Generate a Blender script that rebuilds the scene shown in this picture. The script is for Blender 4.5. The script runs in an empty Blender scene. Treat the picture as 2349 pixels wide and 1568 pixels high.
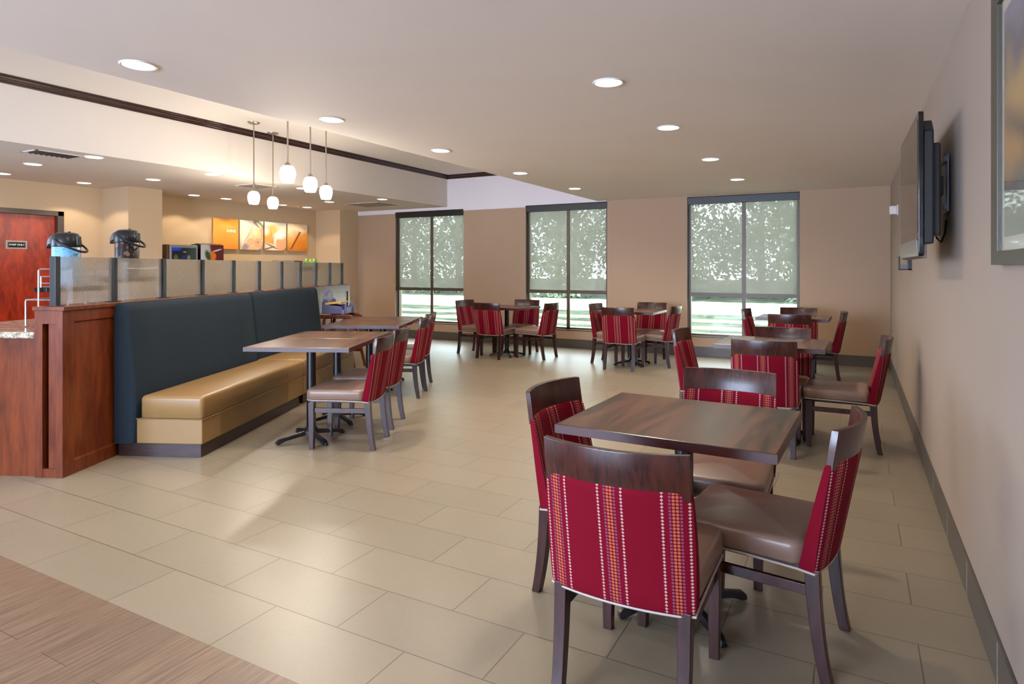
import bpy, bmesh, math, random
from mathutils import Vector, Matrix
random.seed(7)
PI = math.pi
R = math.radians
SC = bpy.context.scene
C = SC.collection

# ------------------------------------------------------------------ camera, world, exposure
CAM_H = 1.42
F_PX = 1460.0
YAW = math.atan((1962 - 1174.5) / F_PX)
cam_d = bpy.data.cameras.new('camera')
cam = bpy.data.objects.new('camera', cam_d); C.objects.link(cam)
cam.location = (0, 0, CAM_H)
cam.rotation_euler = (PI / 2, 0, YAW)
cam_d.sensor_fit = 'HORIZONTAL'; cam_d.sensor_width = 36.0
cam_d.lens = 36.0 * F_PX / 2349
cam_d.shift_y = -(784 - 614) / 2349
cam_d.clip_start = 0.02; cam_d.clip_end = 500
SC.camera = cam

w = bpy.data.worlds.new('sky'); SC.world = w; w.use_nodes = True
wn = w.node_tree; wn.nodes.clear()
wo = wn.nodes.new('ShaderNodeOutputWorld'); wb = wn.nodes.new('ShaderNodeBackground')
wb.inputs[0].default_value = (0.80, 0.90, 1.0, 1); wb.inputs[1].default_value = 8.0
wn.links.new(wb.outputs[0], wo.inputs[0])

SC.view_settings.view_transform = 'Standard'; SC.view_settings.look = 'None'
SC.view_settings.gamma = 1.0; SC.view_settings.use_curve_mapping = False
SC.view_settings.exposure = 0.92
try:
    SC.cycles.use_denoising = True
    SC.cycles.max_bounces = 10; SC.cycles.diffuse_bounces = 5; SC.cycles.glossy_bounces = 4
    SC.cycles.transmission_bounces = 8; SC.cycles.transparent_max_bounces = 12
    SC.cycles.sample_clamp_indirect = 6.0
    SC.cycles.caustics_reflective = False; SC.cycles.caustics_refractive = False
except Exception: pass

P_SPOT = 60.0       # main ceiling downlights, W
P_KIT = 11.0        # kitchen downlights
P_PEND = 13.0
WARM = (1.0, 0.88, 0.74); KWARM = (1.0, 0.83, 0.62)

sun = bpy.data.lights.new('sun', 'SUN'); sun.energy = 7.0; sun.angle = R(1.0); sun.color = (1, 0.97, 0.9)
so = bpy.data.objects.new('sun', sun); C.objects.link(so)
so.rotation_euler = (R(42), 0, R(-25))       # shines towards +Y, over the roof

def area(name, loc, rot, sx, sy, power, col):
    l = bpy.data.lights.new(name, 'AREA'); l.shape = 'RECTANGLE'; l.size = sx; l.size_y = sy
    l.energy = power; l.color = col
    o = bpy.data.objects.new(name, l); C.objects.link(o); o.location = loc; o.rotation_euler = rot
    return o
# daylight of the lobby windows in the wall behind the camera
area('lobby_window_daylight', (-3.4, -4.93, 1.55), (R(90), 0, 0), 4.6, 2.1, 330, (0.44, 0.62, 1.0))
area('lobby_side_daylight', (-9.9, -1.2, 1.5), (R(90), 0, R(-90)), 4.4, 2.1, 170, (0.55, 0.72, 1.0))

# ------------------------------------------------------------------ frames of reference
A = R(24.25)                      # the banquette line is turned against the room
P0 = Vector((-4.711, 2.346, 0))
E1 = Vector((-math.sin(A), math.cos(A), 0)); N_ = Vector((math.cos(A), math.sin(A), 0))
def B(s, n, z=0): return P0 + E1 * s + N_ * n + Vector((0, 0, z))

XR, YW, XK = 0.436, 10.45, -10.06           # right wall, window wall, kitchen wall
ZC, ZT, ZL = 2.58, 3.24, 2.62               # main ceiling, tray, low kitchen ceiling
XE, XS = -3.95, -7.08                       # edge of main ceiling, soffit face

# ------------------------------------------------------------------ materials
def lin(c):
    return tuple(((v / 255) / 12.92 if v / 255 <= 0.04045 else ((v / 255 + 0.055) / 1.055) ** 2.4) for v in c) + (1,)
class NT:
    def __init__(s, name):
        s.m = bpy.data.materials.new(name); s.m.use_nodes = True; s.t = s.m.node_tree; s.t.nodes.clear()
        s.out = s.n('ShaderNodeOutputMaterial')
    def n(s, typ, **kw):
        nd = s.t.nodes.new(typ)
        for k, v in kw.items(): setattr(nd, k, v)
        return nd
    def l(s, a, b): s.t.links.new(a, b)
    def setv(s, sock, v):
        if hasattr(v, 'is_output') or hasattr(v, 'links'): s.l(v, sock)
        else: sock.default_value = v
    def math(s, op, a, b=0.0, c=None, clamp=False):
        nd = s.n('ShaderNodeMath', operation=op); nd.use_clamp = clamp
        s.setv(nd.inputs[0], a); s.setv(nd.inputs[1], b)
        if c is not None: s.setv(nd.inputs[2], c)
        return nd.outputs[0]
    def mix(s, f, a, b):
        nd = s.n('ShaderNodeMix', data_type='RGBA'); s.setv(nd.inputs[0], f)
        s.setv(nd.inputs[6], a); s.setv(nd.inputs[7], b); return nd.outputs[2]
    def noise(s, vec, scale, detail=3, rough=.5):
        nd = s.n('ShaderNodeTexNoise'); nd.inputs['Scale'].default_value = scale
        nd.inputs['Detail'].default_value = detail; nd.inputs['Roughness'].default_value = rough
        if vec is not None: s.l(vec, nd.inputs['Vector'])
        return nd.outputs['Fac']
    def coord(s, kind='Object'): return s.n('ShaderNodeTexCoord').outputs[kind]
    def mapped(s, vec, loc=(0, 0, 0), rot=(0, 0, 0), sc=(1, 1, 1)):
        nd = s.n('ShaderNodeMapping'); s.l(vec, nd.inputs[0])
        nd.inputs[1].default_value = loc; nd.inputs[2].default_value = rot; nd.inputs[3].default_value = sc
        return nd.outputs[0]
    def sep(s, vec):
        nd = s.n('ShaderNodeSeparateXYZ'); s.l(vec, nd.inputs[0]); return nd.outputs
    def bump(s, h, strength=.2, dist=.01):
        nd = s.n('ShaderNodeBump'); nd.inputs['Strength'].default_value = strength
        nd.inputs['Distance'].default_value = dist; s.l(h, nd.inputs['Height']); return nd.outputs[0]
    def pbr(s, col, rough=.5, metal=0, spec=.5, normal=None, **kw):
        p = s.n('ShaderNodeBsdfPrincipled')
        s.setv(p.inputs['Base Color'], col); s.setv(p.inputs['Roughness'], rough); s.setv(p.inputs['Metallic'], metal)
        p.inputs['Specular IOR Level'].default_value = spec
        for k, v in kw.items(): s.setv(p.inputs[k], v)
        if normal is not None: s.l(normal, p.inputs['Normal'])
        s.l(p.outputs[0], s.out.inputs[0]); return p
    def ramp(s, f, stops):
        nd = s.n('ShaderNodeValToRGB'); s.l(f, nd.inputs[0]); e = nd.color_ramp.elements
        while len(e) > 1: e.remove(e[-1])
        e[0].position, e[0].color = stops[0]
        for p, c in stops[1:]:
            q = e.new(p); q.color = c
        return nd.outputs[0]
M = {}
def plain(name, col, rough=.5, metal=0, spec=.5, **kw):
    t = NT(name); co = t.coord(); f = t.noise(co, 9, 2)
    c = lin(col); c2 = tuple(v * .9 for v in c[:3]) + (1,)
    t.pbr(t.mix(f, c, c2), rough, metal, spec, **kw); M[name] = t.m; return t.m
def paint(name, col, bs=.06, sc=170):
    t = NT(name); co = t.coord(); f = t.noise(co, sc, 2); g = t.noise(co, 1.3, 3)
    c = lin(col); c2 = tuple(v * .93 for v in c[:3]) + (1,)
    t.pbr(t.mix(g, c, c2), .75, 0, .3, normal=t.bump(f, bs, .004)); M[name] = t.m
def wood(name, c1, c2, sc=(2, 40, 2), rough=.3, spec=.5, coat=.0, rotz=0, lo=.36, hi=.62):
    t = NT(name); co = t.mapped(t.coord(), rot=(0, 0, rotz), sc=sc)
    f = t.noise(co, 1.5, 6, .62); g = t.noise(co, 6, 3)
    f = t.math('ADD', t.math('MULTIPLY', f, .75), t.math('MULTIPLY', g, .25))
    col = t.ramp(f, [(lo, lin(c1)), (hi, lin(c2))])
    t.pbr(col, rough, 0, spec, normal=t.bump(f, .01, .001), **({'Coat Weight': coat, 'Coat Roughness': .12} if coat else {})); M[name] = t.m

paint('wall_tan', (184, 156, 130)); paint('wall_right', (166, 150, 136)); paint('ceiling_white', (247, 240, 232)); paint('bulkhead', (238, 232, 236))
paint('kitchen_wall', (204, 178, 144)); paint('kitchen_ceiling', (228, 219, 208))
wood('walnut', (42, 18, 16), (70, 34, 26), (14, 3, 3), .27, .5)
wood('walnut_v', (38, 18, 18), (62, 32, 28), (20, 20, 2.2), .28, .5)
wood('table_wood', (44, 25, 20), (112, 72, 50), (14, .9, 4), .26, .5, lo=.40, hi=.60)
wood('table_edge', (50, 24, 24), (70, 34, 30), (4, 4, 20), .3)
wood('cherry', (84, 34, 14), (120, 56, 25), (7, 7, 1.2), .28, .5)
wood('door_cherry', (122, 26, 8), (176, 52, 18), (5, 5, 1.4), .3, .5)
wood('crown_wood', (40, 20, 16), (64, 32, 26), (3, 3, 20), .22, .6)
wood('dark_base', (42, 30, 30), (62, 44, 42), (3, 30, 30), .3)
wood('highchair_wood', (74, 34, 16), (116, 58, 28), (9, 9, 3), .3)
plain('vinyl_taupe', (136, 110, 96), .33, 0, .5)
plain('vinyl_gold', (148, 116, 72), .36, 0, .5)
plain('piping', (176, 164, 156), .5)
plain('black_iron', (20, 20, 24), .3, 0, .6); plain('black_gloss', (10, 11, 14), .12, 0, .6)
plain('black_plastic', (22, 23, 26), .32, 0, .5); plain('post_black', (30, 32, 36), .25, 0, .6)
plain('nickel', (170, 158, 146), .28, 1.0); plain('chrome', (200, 205, 215), .2, .9)
plain('white_plastic', (232, 228, 222), .4); plain('trim_white', (240, 238, 234), .45)
plain('grey_plastic', (110, 100, 92), .35); plain('silver', (150, 150, 148), .3, .6)
plain('frame_bronze', (90, 76, 58), .4, .1); plain('blind_bar', (66, 52, 42), .45); plain('valance', (32, 31, 30), .4)
plain('door_frame', (78, 66, 58), .4); plain('lavender', (108, 112, 158), .35); plain('yellow_pad', (232, 190, 110), .5)
plain('dark_purple', (54, 36, 74), .5); plain('apple_green', (128, 150, 58), .3); plain('vent_dark', (58, 56, 54), .6)
plain('vent_brown', (150, 134, 120), .6); plain('bowl_wood', (96, 66, 50), .4); plain('letter_white', (250, 246, 236), .6)
plain('letter_soft', (250, 180, 96), .6); plain('steel', (150, 150, 150), .25, .8); plain('riser_brown', (104, 78, 62), .45)
plain('screen_tv', (6, 6, 7), .06, 0, .8); plain('olive_frame', (84, 80, 70), .35, .3); plain('mat_board', (206, 198, 184), .8)
plain('mount_metal', (120, 130, 150), .3, .8); plain('led_red', (190, 60, 30), .4)
plain('bark', (92, 78, 60), .9); plain('blue_text', (225, 240, 250), .6)

# patterned fabric: three bands of orange dots and grey squares with a line of pale diamonds at each side
def fabric_red():
    t = NT('fabric_red'); x, y, z = t.sep(t.coord())
    P = .192; pitch = .0108
    u = t.math('SUBTRACT', t.math('FRACT', t.math('ADD', t.math('DIVIDE', x, P), .5)), .5)
    u = t.math('MULTIPLY', t.math('ABSOLUTE', u), P)                  # distance from the band's centre
    v = t.math('MULTIPLY', t.math('ABSOLUTE', t.math('SUBTRACT', t.math('FRACT', t.math('DIVIDE', z, pitch)), .5)), pitch)
    def near(c): return t.math('ABSOLUTE', t.math('SUBTRACT', u, c))
    diam = t.math('LESS_THAN', t.math('ADD', near(.037), v), .0048)
    a = near(.0052); dot = t.math('LESS_THAN', t.math('ADD', t.math('MULTIPLY', a, a), t.math('MULTIPLY', v, v)), .0042 ** 2)
    sq = t.math('LESS_THAN', t.math('MAXIMUM', near(.0155), v), .0032)
    co = t.coord(); weave = t.noise(t.mapped(co, sc=(1, 1, 6)), 420, 1)
    red = t.mix(weave, lin((122, 7, 30)), lin((98, 4, 26)))
    col = t.mix(sq, red, lin((124, 74, 96)))
    col = t.mix(dot, col, lin((172, 98, 66)))
    col = t.mix(diam, col, lin((184, 146, 140)))
    t.pbr(col, .85, 0, .12, normal=t.bump(weave, .15, .002)); M['fabric_red'] = t.m
fabric_red()
def navy():
    t = NT('navy_fabric'); co = t.coord()
    br = t.n('ShaderNodeTexBrick'); t.l(t.mapped(co, rot=(R(90), 0, 0), sc=(1, 1, 1)), br.inputs[0])
    w1 = t.n('ShaderNodeTexWave'); w1.bands_direction = 'Z'; w1.inputs['Scale'].default_value = 34; w1.inputs['Distortion'].default_value = 2
    w1.inputs['Detail Scale'].default_value = 6; t.l(co, w1.inputs[0])
    f = t.noise(co, 300, 2); h = t.math('ADD', t.math('MULTIPLY', w1.outputs['Fac'], .5), t.math('MULTIPLY', f, .5))
    t.pbr(t.mix(h, lin((24, 36, 46)), lin((36, 50, 62))), .8, 0, .25, normal=t.bump(h, .25, .003)); M['navy_fabric'] = t.m
navy()
def tiles():
    t = NT('floor_tile'); co = t.mapped(t.coord(), loc=(2.14, -1.566 + .319, 0))
    b = t.n('ShaderNodeTexBrick'); b.offset = .5; b.squash = 1
    t.l(co, b.inputs[0]); b.inputs['Scale'].default_value = 1; b.inputs['Mortar Size'].default_value = .0028
    b.inputs['Mortar Smooth'].default_value = .3; b.inputs['Bias'].default_value = 0
    b.inputs['Brick Width'].default_value = .671; b.inputs['Row Height'].default_value = .319
    b.inputs['Color1'].default_value = lin((142, 129, 108)); b.inputs['Color2'].default_value = lin((134, 122, 102))
    b.inputs['Mortar'].default_value = lin((78, 66, 56))
    n1 = t.noise(t.coord(), 45, 4, .7); n2 = t.noise(t.coord(), 5, 3)
    col = t.mix(t.math('MULTIPLY', n1, .35), b.outputs[0], lin((110, 98, 82)))
    col = t.mix(t.math('MULTIPLY', n2, .15), col, lin((164, 154, 140)))
    inv = t.math('SUBTRACT', 1, b.outputs['Fac'])
    rg = t.math('ADD', t.math('MULTIPLY', n1, .12), .27)
    t.pbr(col, rg, 0, .5, normal=t.bump(t.math('ADD', inv, t.math('MULTIPLY', n1, .08)), .18, .003)); M['floor_tile'] = t.m
    t = NT('floor_plank'); x, y, z = t.sep(t.coord())
    cb = t.n('ShaderNodeCombineXYZ'); t.l(t.math('SUBTRACT', 1.568 + .65 * 20, y), cb.inputs[0])
    t.l(t.math('ADD', x, 2.143 + .168 * 61), cb.inputs[1])
    b = t.n('ShaderNodeTexBrick'); b.offset = .5; t.l(cb.outputs[0], b.inputs[0])
    b.inputs['Scale'].default_value = 1; b.inputs['Mortar Size'].default_value = .0014; b.inputs['Mortar Smooth'].default_value = .3
    b.inputs['Brick Width'].default_value = .65; b.inputs['Row Height'].default_value = .168; b.inputs['Bias'].default_value = 0
    b.inputs['Color1'].default_value = (.0, .0, .0, 1); b.inputs['Color2'].default_value = (1, 1, 1, 1); b.inputs['Mortar'].default_value = (.5, .5, .5, 1)
    st = t.noise(t.mapped(t.coord(), sc=(34, 1.4, 1)), 2.4, 5, .6)
    base = t.mix(b.outputs[0], lin((124, 102, 82)), lin((138, 114, 91)))
    c = t.mix(t.ramp(st, [(.35, (0, 0, 0, 1)), (.68, (1, 1, 1, 1))]), base, lin((98, 77, 62)))
    c = t.mix(b.outputs['Fac'], c, lin((62, 52, 46)))
    t.pbr(c, .38, 0, .45, normal=t.bump(t.math('SUBTRACT', t.math('MULTIPLY', st, .2), b.outputs['Fac']), .15, .003)); M['floor_plank'] = t.m
    t = NT('base_tile'); f = t.noise(t.coord(), 25, 4)
    t.pbr(t.mix(f, lin((92, 84, 76)), lin((78, 71, 64))), .4); M['base_tile'] = t.m
    t = NT('granite'); co = t.coord(); v = t.n('ShaderNodeTexVoronoi'); v.inputs['Scale'].default_value = 75; t.l(co, v.inputs[0])
    f = t.noise(co, 30, 5, .7)
    c = t.mix(t.ramp(f, [(.42, (0, 0, 0, 1)), (.58, (1, 1, 1, 1))]), lin((204, 194, 170)), lin((120, 108, 96)))
    c = t.mix(t.math('LESS_THAN', v.outputs['Distance'], .16), c, lin((70, 64, 60)))
    t.pbr(c, .16, 0, .5); M['granite'] = t.m
tiles()
def glassy():
    # reeded frosted pane
    t = NT('frosted_glass'); co = t.coord()
    f = t.noise(t.mapped(co, sc=(1, 60, 16)), 4.5, 3, .6)
    gl = t.n('ShaderNodeBsdfGlass'); gl.inputs['Color'].default_value = (.93, .93, .90, 1); gl.inputs['Roughness'].default_value = .28; gl.inputs['IOR'].default_value = 1.07
    t.l(t.bump(f, .55, .006), gl.inputs['Normal'])
    tr = t.n('ShaderNodeBsdfTransparent'); tr.inputs[0].default_value = (.9, .9, .87, 1)
    d = t.n('ShaderNodeBsdfPrincipled'); t.setv(d.inputs['Base Color'], t.mix(t.ramp(f, [(.35, (0, 0, 0, 1)), (.65, (1, 1, 1, 1))]), lin((236, 226, 210)), lin((150, 138, 124)))); d.inputs['Roughness'].default_value = .35
    t.l(t.bump(f, .6, .006), d.inputs['Normal'])
    m1 = t.n('ShaderNodeMixShader'); m1.inputs[0].default_value = .30; t.l(gl.outputs[0], m1.inputs[1]); t.l(tr.outputs[0], m1.inputs[2])
    m2 = t.n('ShaderNodeMixShader'); m2.inputs[0].default_value = .30; t.l(m1.outputs[0], m2.inputs[1]); t.l(d.outputs[0], m2.inputs[2])
    t.l(m2.outputs[0], t.out.inputs[0]); M['frosted_glass'] = t.m
    for nm, tint, refl in (('window_glass', (.93, .97, .95, 1), .9), ('picture_glass', (1, 1, 1, 1), .6)):
        t = NT(nm); lw = t.n('ShaderNodeLayerWeight'); lw.inputs[0].default_value = .5; fr = t.math('ADD', .02, t.math('MULTIPLY', t.math('POWER', lw.outputs['Facing'], 5), refl))
        tr = t.n('ShaderNodeBsdfTransparent'); tr.inputs[0].default_value = tint
        g = t.n('ShaderNodeBsdfGlossy'); g.inputs['Roughness'].default_value = .02
        m = t.n('ShaderNodeMixShader'); t.l(fr, m.inputs[0]); t.l(tr.outputs[0], m.inputs[1]); t.l(g.outputs[0], m.inputs[2])
        t.l(m.outputs[0], t.out.inputs[0]); M[nm] = t.m
    t = NT('solar_shade'); co = t.coord(); f = t.noise(t.mapped(co, sc=(3, 1, 60)), 6, 2)
    tr = t.n('ShaderNodeBsdfTransparent'); tr.inputs[0].default_value = (.80, .79, .76, 1)
    tl = t.n('ShaderNodeBsdfTranslucent'); t.setv(tl.inputs[0], t.mix(f, lin((150, 147, 138)), lin((134, 131, 122))))
    d = t.n('ShaderNodeBsdfDiffuse'); d.inputs[0].default_value = lin((160, 154, 142))
    m1 = t.n('ShaderNodeMixShader'); m1.inputs[0].default_value = .5; t.l(tl.outputs[0], m1.inputs[1]); t.l(d.outputs[0], m1.inputs[2])
    m2 = t.n('ShaderNodeMixShader'); m2.inputs[0].default_value = .56; t.l(tr.outputs[0], m2.inputs[1]); t.l(m1.outputs[0], m2.inputs[2])
    t.l(m2.outputs[0], t.out.inputs[0]); M['solar_shade'] = t.m
glassy()
def emit(name, col, s):
    t = NT(name); e = t.n('ShaderNodeEmission'); e.inputs[0].default_value = col; e.inputs[1].default_value = s
    t.l(e.outputs[0], t.out.inputs[0]); M[name] = t.m
emit('lamp_lens', (1, .95, .86, 1), 3.2); emit('shade_glow', (1, .93, .82, 1), 5)

# pictures painted by nodes on generated coordinates (u to the right, v up)
def picture(name, base, blobs, rough=.4, noise=None, axis=('y', 'z'), flip=False):
    t = NT(name); g = t.sep(t.coord('Generated')); ix = {'x': 0, 'y': 1, 'z': 2}
    u, v = g[ix[axis[0]]], g[ix[axis[1]]]
    if flip: u = t.math('SUBTRACT', 1, u)
    if isinstance(base, list):
        nz = t.noise(t.coord('Generated'), 4, 3)
        f = t.math('ADD', v, t.math('MULTIPLY', t.math('SUBTRACT', nz, .5), .5)); col = t.ramp(f, [(p, lin(c)) for p, c in base])
    else: col = lin(base)
    for (cx, cy, rx, ry, ang, c, soft) in blobs:
        dx = t.math('SUBTRACT', u, cx); dy = t.math('SUBTRACT', v, cy); ca, sa = math.cos(R(ang)), math.sin(R(ang))
        a = t.math('DIVIDE', t.math('ADD', t.math('MULTIPLY', dx, ca), t.math('MULTIPLY', dy, sa)), rx)
        b = t.math('DIVIDE', t.math('SUBTRACT', t.math('MULTIPLY', dy, ca), t.math('MULTIPLY', dx, sa)), ry)
        d = t.math('SQRT', t.math('ADD', t.math('MULTIPLY', a, a), t.math('MULTIPLY', b, b)))
        m = t.math('DIVIDE', t.math('SUBTRACT', 1 + soft, d), 2 * soft, clamp=True)
        col = t.mix(m, col, lin(c))
    if noise:
        co = t.mapped(t.coord('Generated'), sc=noise[1]); f = t.noise(co, noise[0], 5, .65)
        col = t.mix(t.math('MULTIPLY', f, noise[3]), col, lin(noise[2]))
    t.pbr(col, rough, 0, .4); M[name] = t.m
picture('print_orange', [(.0, (236, 146, 48)), (.5, (240, 160, 66)), (1, (238, 160, 72))], [(.8, 1, .35, .14, 0, (226, 140, 40), .8)])
picture('print_oranges', [(0, (206, 160, 120)), (.45, (240, 214, 170)), (1, (250, 240, 214))],
        [(.80, .88, .26, .10, -25, (88, 90, 50), .1), (.86, .82, .20, .03, -40, (220, 222, 170), .2), (.9, .08, .2, .24, 0, (66, 44, 40), .2), (.22, .1, .16, .1, 20, (112, 84, 110), .4),
         (.96, .55, .17, .22, 0, (236, 132, 44), .06), (.70, .54, .21, .22, 0, (246, 190, 104), .06), (.64, .6, .1, .1, 0, (252, 222, 160), .5), (.45, .27, .18, .13, 10, (236, 150, 88), .1),
         (.78, .22, .19, .19, 0, (240, 138, 44), .05), (.76, .27, .05, .04, 40, (120, 70, 40), .3), (.6, .02, .18, .10, 0, (238, 158, 70), .08), (.2, .55, .05, .4, -15, (250, 236, 214), .5), (.42, .62, .02, .3, -30, (200, 150, 92), .6), (.34, .45, .015, .3, -45, (184, 130, 74), .6)],
        noise=(9, (1, 4, 1), (250, 244, 230), .5))
picture('print_eggs', [(0, (176, 116, 76)), (.35, (224, 156, 84)), (1, (252, 244, 232))],
        [(.35, .72, .3, .2, 0, (236, 186, 110), .4), (.08, .55, .26, .28, 0, (238, 162, 72), .05), (.04, .68, .16, .13, 0, (252, 238, 214), .6), (.3, .1, .4, .13, -10, (240, 214, 180), .4),
         (.34, .14, .3, .02, -20, (96, 60, 44), .4), (.2, .08, .3, .02, 14, (110, 70, 50), .4), (.70, .42, .36, .27, 60, (250, 226, 200), .05), (.78, .28, .30, .25, 50, (240, 170, 124), .06), (.68, .52, .22, .1, 0, (255, 244, 232), .6)])
wheat = [(.62, .30, .5, .22, 35, (232, 142, 34), .5), (.9, .55, .3, .12, 20, (240, 164, 60), .5)]
for k in range(11):
    cx, cy = .16 + k * .042, .10 + k * .058
    wheat += [(cx - .035, cy + .03, .06, .02, 115, (232, 178, 104), .3), (cx + .04, cy, .06, .02, 20, (120, 62, 22), .3), (cx, cy, .05, .018, 55, (84, 46, 22), .3)]
picture('print_wheat', [(0, (214, 118, 28)), (.4, (240, 172, 78)), (.8, (252, 236, 200)), (1, (250, 226, 180))], wheat, noise=(7, (2, 2, 9), (190, 96, 20), .35))
picture('print_fruit', [(0, (60, 70, 40)), (1, (110, 26, 24))],
        [(.1, .5, .34, .8, 0, (206, 200, 196), .15), (.46, .40, .20, .26, 0, (196, 30, 30), .08), (.5, .66, .18, .16, 0, (236, 128, 30), .1), (.78, .6, .16, .14, 10, (120, 24, 24), .2),
         (.62, .30, .15, .22, 30, (240, 152, 36), .08), (.86, .14, .11, .2, 0, (246, 190, 84), .04), (.86, .4, .1, .2, 0, (40, 64, 36), .3), (.3, .72, .1, .16, 40, (50, 84, 40), .3), (.7, .86, .2, .02, 10, (240, 210, 200), .3)])
picture('print_screen', (24, 34, 30), [(.15, .95, .2, .07, 0, (40, 70, 220), .3), (.52, .30, .22, .42, 0, (28, 44, 96), .1), (.12, .2, .12, .2, 0, (96, 106, 84), .2), (.15, .62, .08, .12, 0, (90, 92, 70), .2), (.70, .6, .07, .12, 0, (196, 190, 150), .1), (.8, .4, .16, .5, 0, (40, 56, 40), .6), (.52, .2, .14, .012, 0, (220, 228, 240), .3), (.52, .13, .16, .012, 0, (220, 228, 240), .3), (.52, .84, .07, .015, 0, (200, 205, 210), .3)], rough=.1)
picture('water_label', [(0, (70, 150, 220)), (.6, (110, 180, 226)), (1, (190, 220, 226))], [], rough=.25, noise=None)
def spotty(name, c1, c2, sc, th, rough=.3):
    t = NT(name); v = t.n('ShaderNodeTexVoronoi'); v.inputs['Scale'].default_value = sc; t.l(t.mapped(t.coord(), sc=(1, 1, .7)), v.inputs[0])
    m = t.math('DIVIDE', t.math('SUBTRACT', th, v.outputs['Distance']), .1, clamp=True)
    t.pbr(t.mix(m, lin(c1), lin(c2)), rough); M[name] = t.m
spotty('bean_print', (26, 15, 13), (142, 108, 92), 30, .46); spotty('bubble_print', (120, 178, 216), (44, 74, 100), 55, .2)
picture('painting', [(0, (150, 148, 128)), (.22, (120, 116, 100)), (.42, (206, 160, 96)), (.62, (214, 176, 104)), (.78, (108, 106, 118)), (1, (150, 152, 170))],
        [(.2, .55, .5, .03, 30, (110, 84, 70), .6), (.5, .3, .6, .05, 25, (96, 88, 76), .8), (.3, .82, .6, .05, 40, (84, 86, 104), .8)], rough=.5, noise=(3, (1, 2, 5), (84, 84, 100), .5))

# ------------------------------------------------------------------ mesh helpers
class MB:
    def __init__(s): s.bm = bmesh.new()
    def box(s, a, b, mi=0):
        x0, y0, z0 = a; x1, y1, z1 = b
        v = [s.bm.verts.new(p) for p in ((x0, y0, z0), (x1, y0, z0), (x1, y1, z0), (x0, y1, z0), (x0, y0, z1), (x1, y0, z1), (x1, y1, z1), (x0, y1, z1))]
        for f in ((0, 3, 2, 1), (4, 5, 6, 7), (0, 1, 5, 4), (1, 2, 6, 5), (2, 3, 7, 6), (3, 0, 4, 7)):
            s.bm.faces.new([v[i] for i in f])
        return s
    def loft(s, rings, cap=True, closed=False):
        rs = [[s.bm.verts.new(p) for p in r] for r in rings]; n = len(rs[0])
        m = len(rs)
        for i in range(m if closed else m - 1):
            a, b = rs[i], rs[(i + 1) % m]
            for j in range(n):
                s.bm.faces.new((a[j], a[(j + 1) % n], b[(j + 1) % n], b[j]))
        if cap and not closed:
            s.bm.faces.new(list(reversed(rs[0]))); s.bm.faces.new(rs[-1])
        return s
    def tube(s, pts, r, n=10, closed=False, cap=True):
        pts = [Vector(p) for p in pts]; rings = []; L = len(pts)
        rr = r if isinstance(r, (list, tuple)) else [r] * L
        up = None
        for i, p in enumerate(pts):
            if closed: d = pts[(i + 1) % L] - pts[i - 1]
            else: d = pts[min(i + 1, L - 1)] - pts[max(i - 1, 0)]
            d.normalize()
            if up is None:
                up = Vector((0, 0, 1)) if abs(d.z) < .9 else Vector((1, 0, 0))
            a = d.cross(up); a.normalize(); b = a.cross(d); b.normalize(); up = b
            rings.append([p + (a * math.cos(2 * PI * k / n) + b * math.sin(2 * PI * k / n)) * rr[i] for k in range(n)])
        return s.loft(rings, cap, closed)
    def lathe(s, prof, c=(0, 0), n=24, cap=True):
        return s.loft([[(c[0] + r * math.cos(2 * PI * k / n), c[1] + r * math.sin(2 * PI * k / n), z) for k in range(n)] for r, z in prof], cap)
    def prism(s, poly, axis, a, b):      # poly of 2D points swept along an axis
        def P(p, t):
            return {'x': (t, p[0], p[1]), 'y': (p[0], t, p[1]), 'z': (p[0], p[1], t)}[axis]
        return s.loft([[P(p, a) for p in poly], [P(p, b) for p in poly]])
    def rrect(s, cx, cy, hx, hy, r, n=6):
        pts = []
        r = max(min(r, hx - 1e-4, hy - 1e-4), 1e-4)
        for (sx, sy, a0) in ((1, 1, 0), (-1, 1, 90), (-1, -1, 180), (1, -1, 270)):
            for k in range(n + 1):
                a = R(a0 + 90 * k / n); pts.append((cx + sx * (hx - r) + r * math.cos(a), cy + sy * (hy - r) + r * math.sin(a)))
        return pts
    def pad(s, x0, x1, y0, y1, z0, z1, rc=.04, rz=.02, crown=.015, taper=0):
        cx, cy, hx, hy = (x0 + x1) / 2, (y0 + y1) / 2, (x1 - x0) / 2, (y1 - y0) / 2
        prof = [(rz * .3, z0), (0, z0 + rz * .3)]
        for k in range(0, 6):
            a = k / 5 * PI / 2; prof.append((rz * (1 - math.cos(a)), z1 - rz + rz * math.sin(a)))
        m = min(hx, hy)
        for k in range(1, 7):
            q = k / 6 * .96; prof.append((rz + (m - rz) * q, z1 + crown * math.sin(q * PI / 2)))
        rings = []
        for ins, z in prof:
            rings.append([(p[0], p[1], z) for p in s.rrect(cx, cy, hx - ins, hy - ins, max(rc - ins * .6, .004))])
        return s.loft(rings)
    def build(s, name, mat, parent=None, smooth=False, bevel=0, seg=2, angle=35, loc=None, rotz=None):
        bmesh.ops.recalc_face_normals(s.bm, faces=s.bm.faces)
        me = bpy.data.meshes.new(name); s.bm.to_mesh(me); s.bm.free()
        me.materials.append(M[mat] if isinstance(mat, str) else mat)
        o = bpy.data.objects.new(name, me); C.objects.link(o)
        if smooth or bevel:
            for p in me.polygons: p.use_smooth = True
            me.set_sharp_from_angle(angle=R(angle))
        if bevel:
            b = o.modifiers.new('bevel', 'BEVEL'); b.width = bevel; b.segments = seg; b.limit_method = 'ANGLE'; b.angle_limit = R(40)
            b.harden_normals = True
        if parent is not None: o.parent = parent
        if loc is not None: o.location = loc
        if rotz is not None: o.rotation_euler = (0, 0, rotz)
        return o
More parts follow.
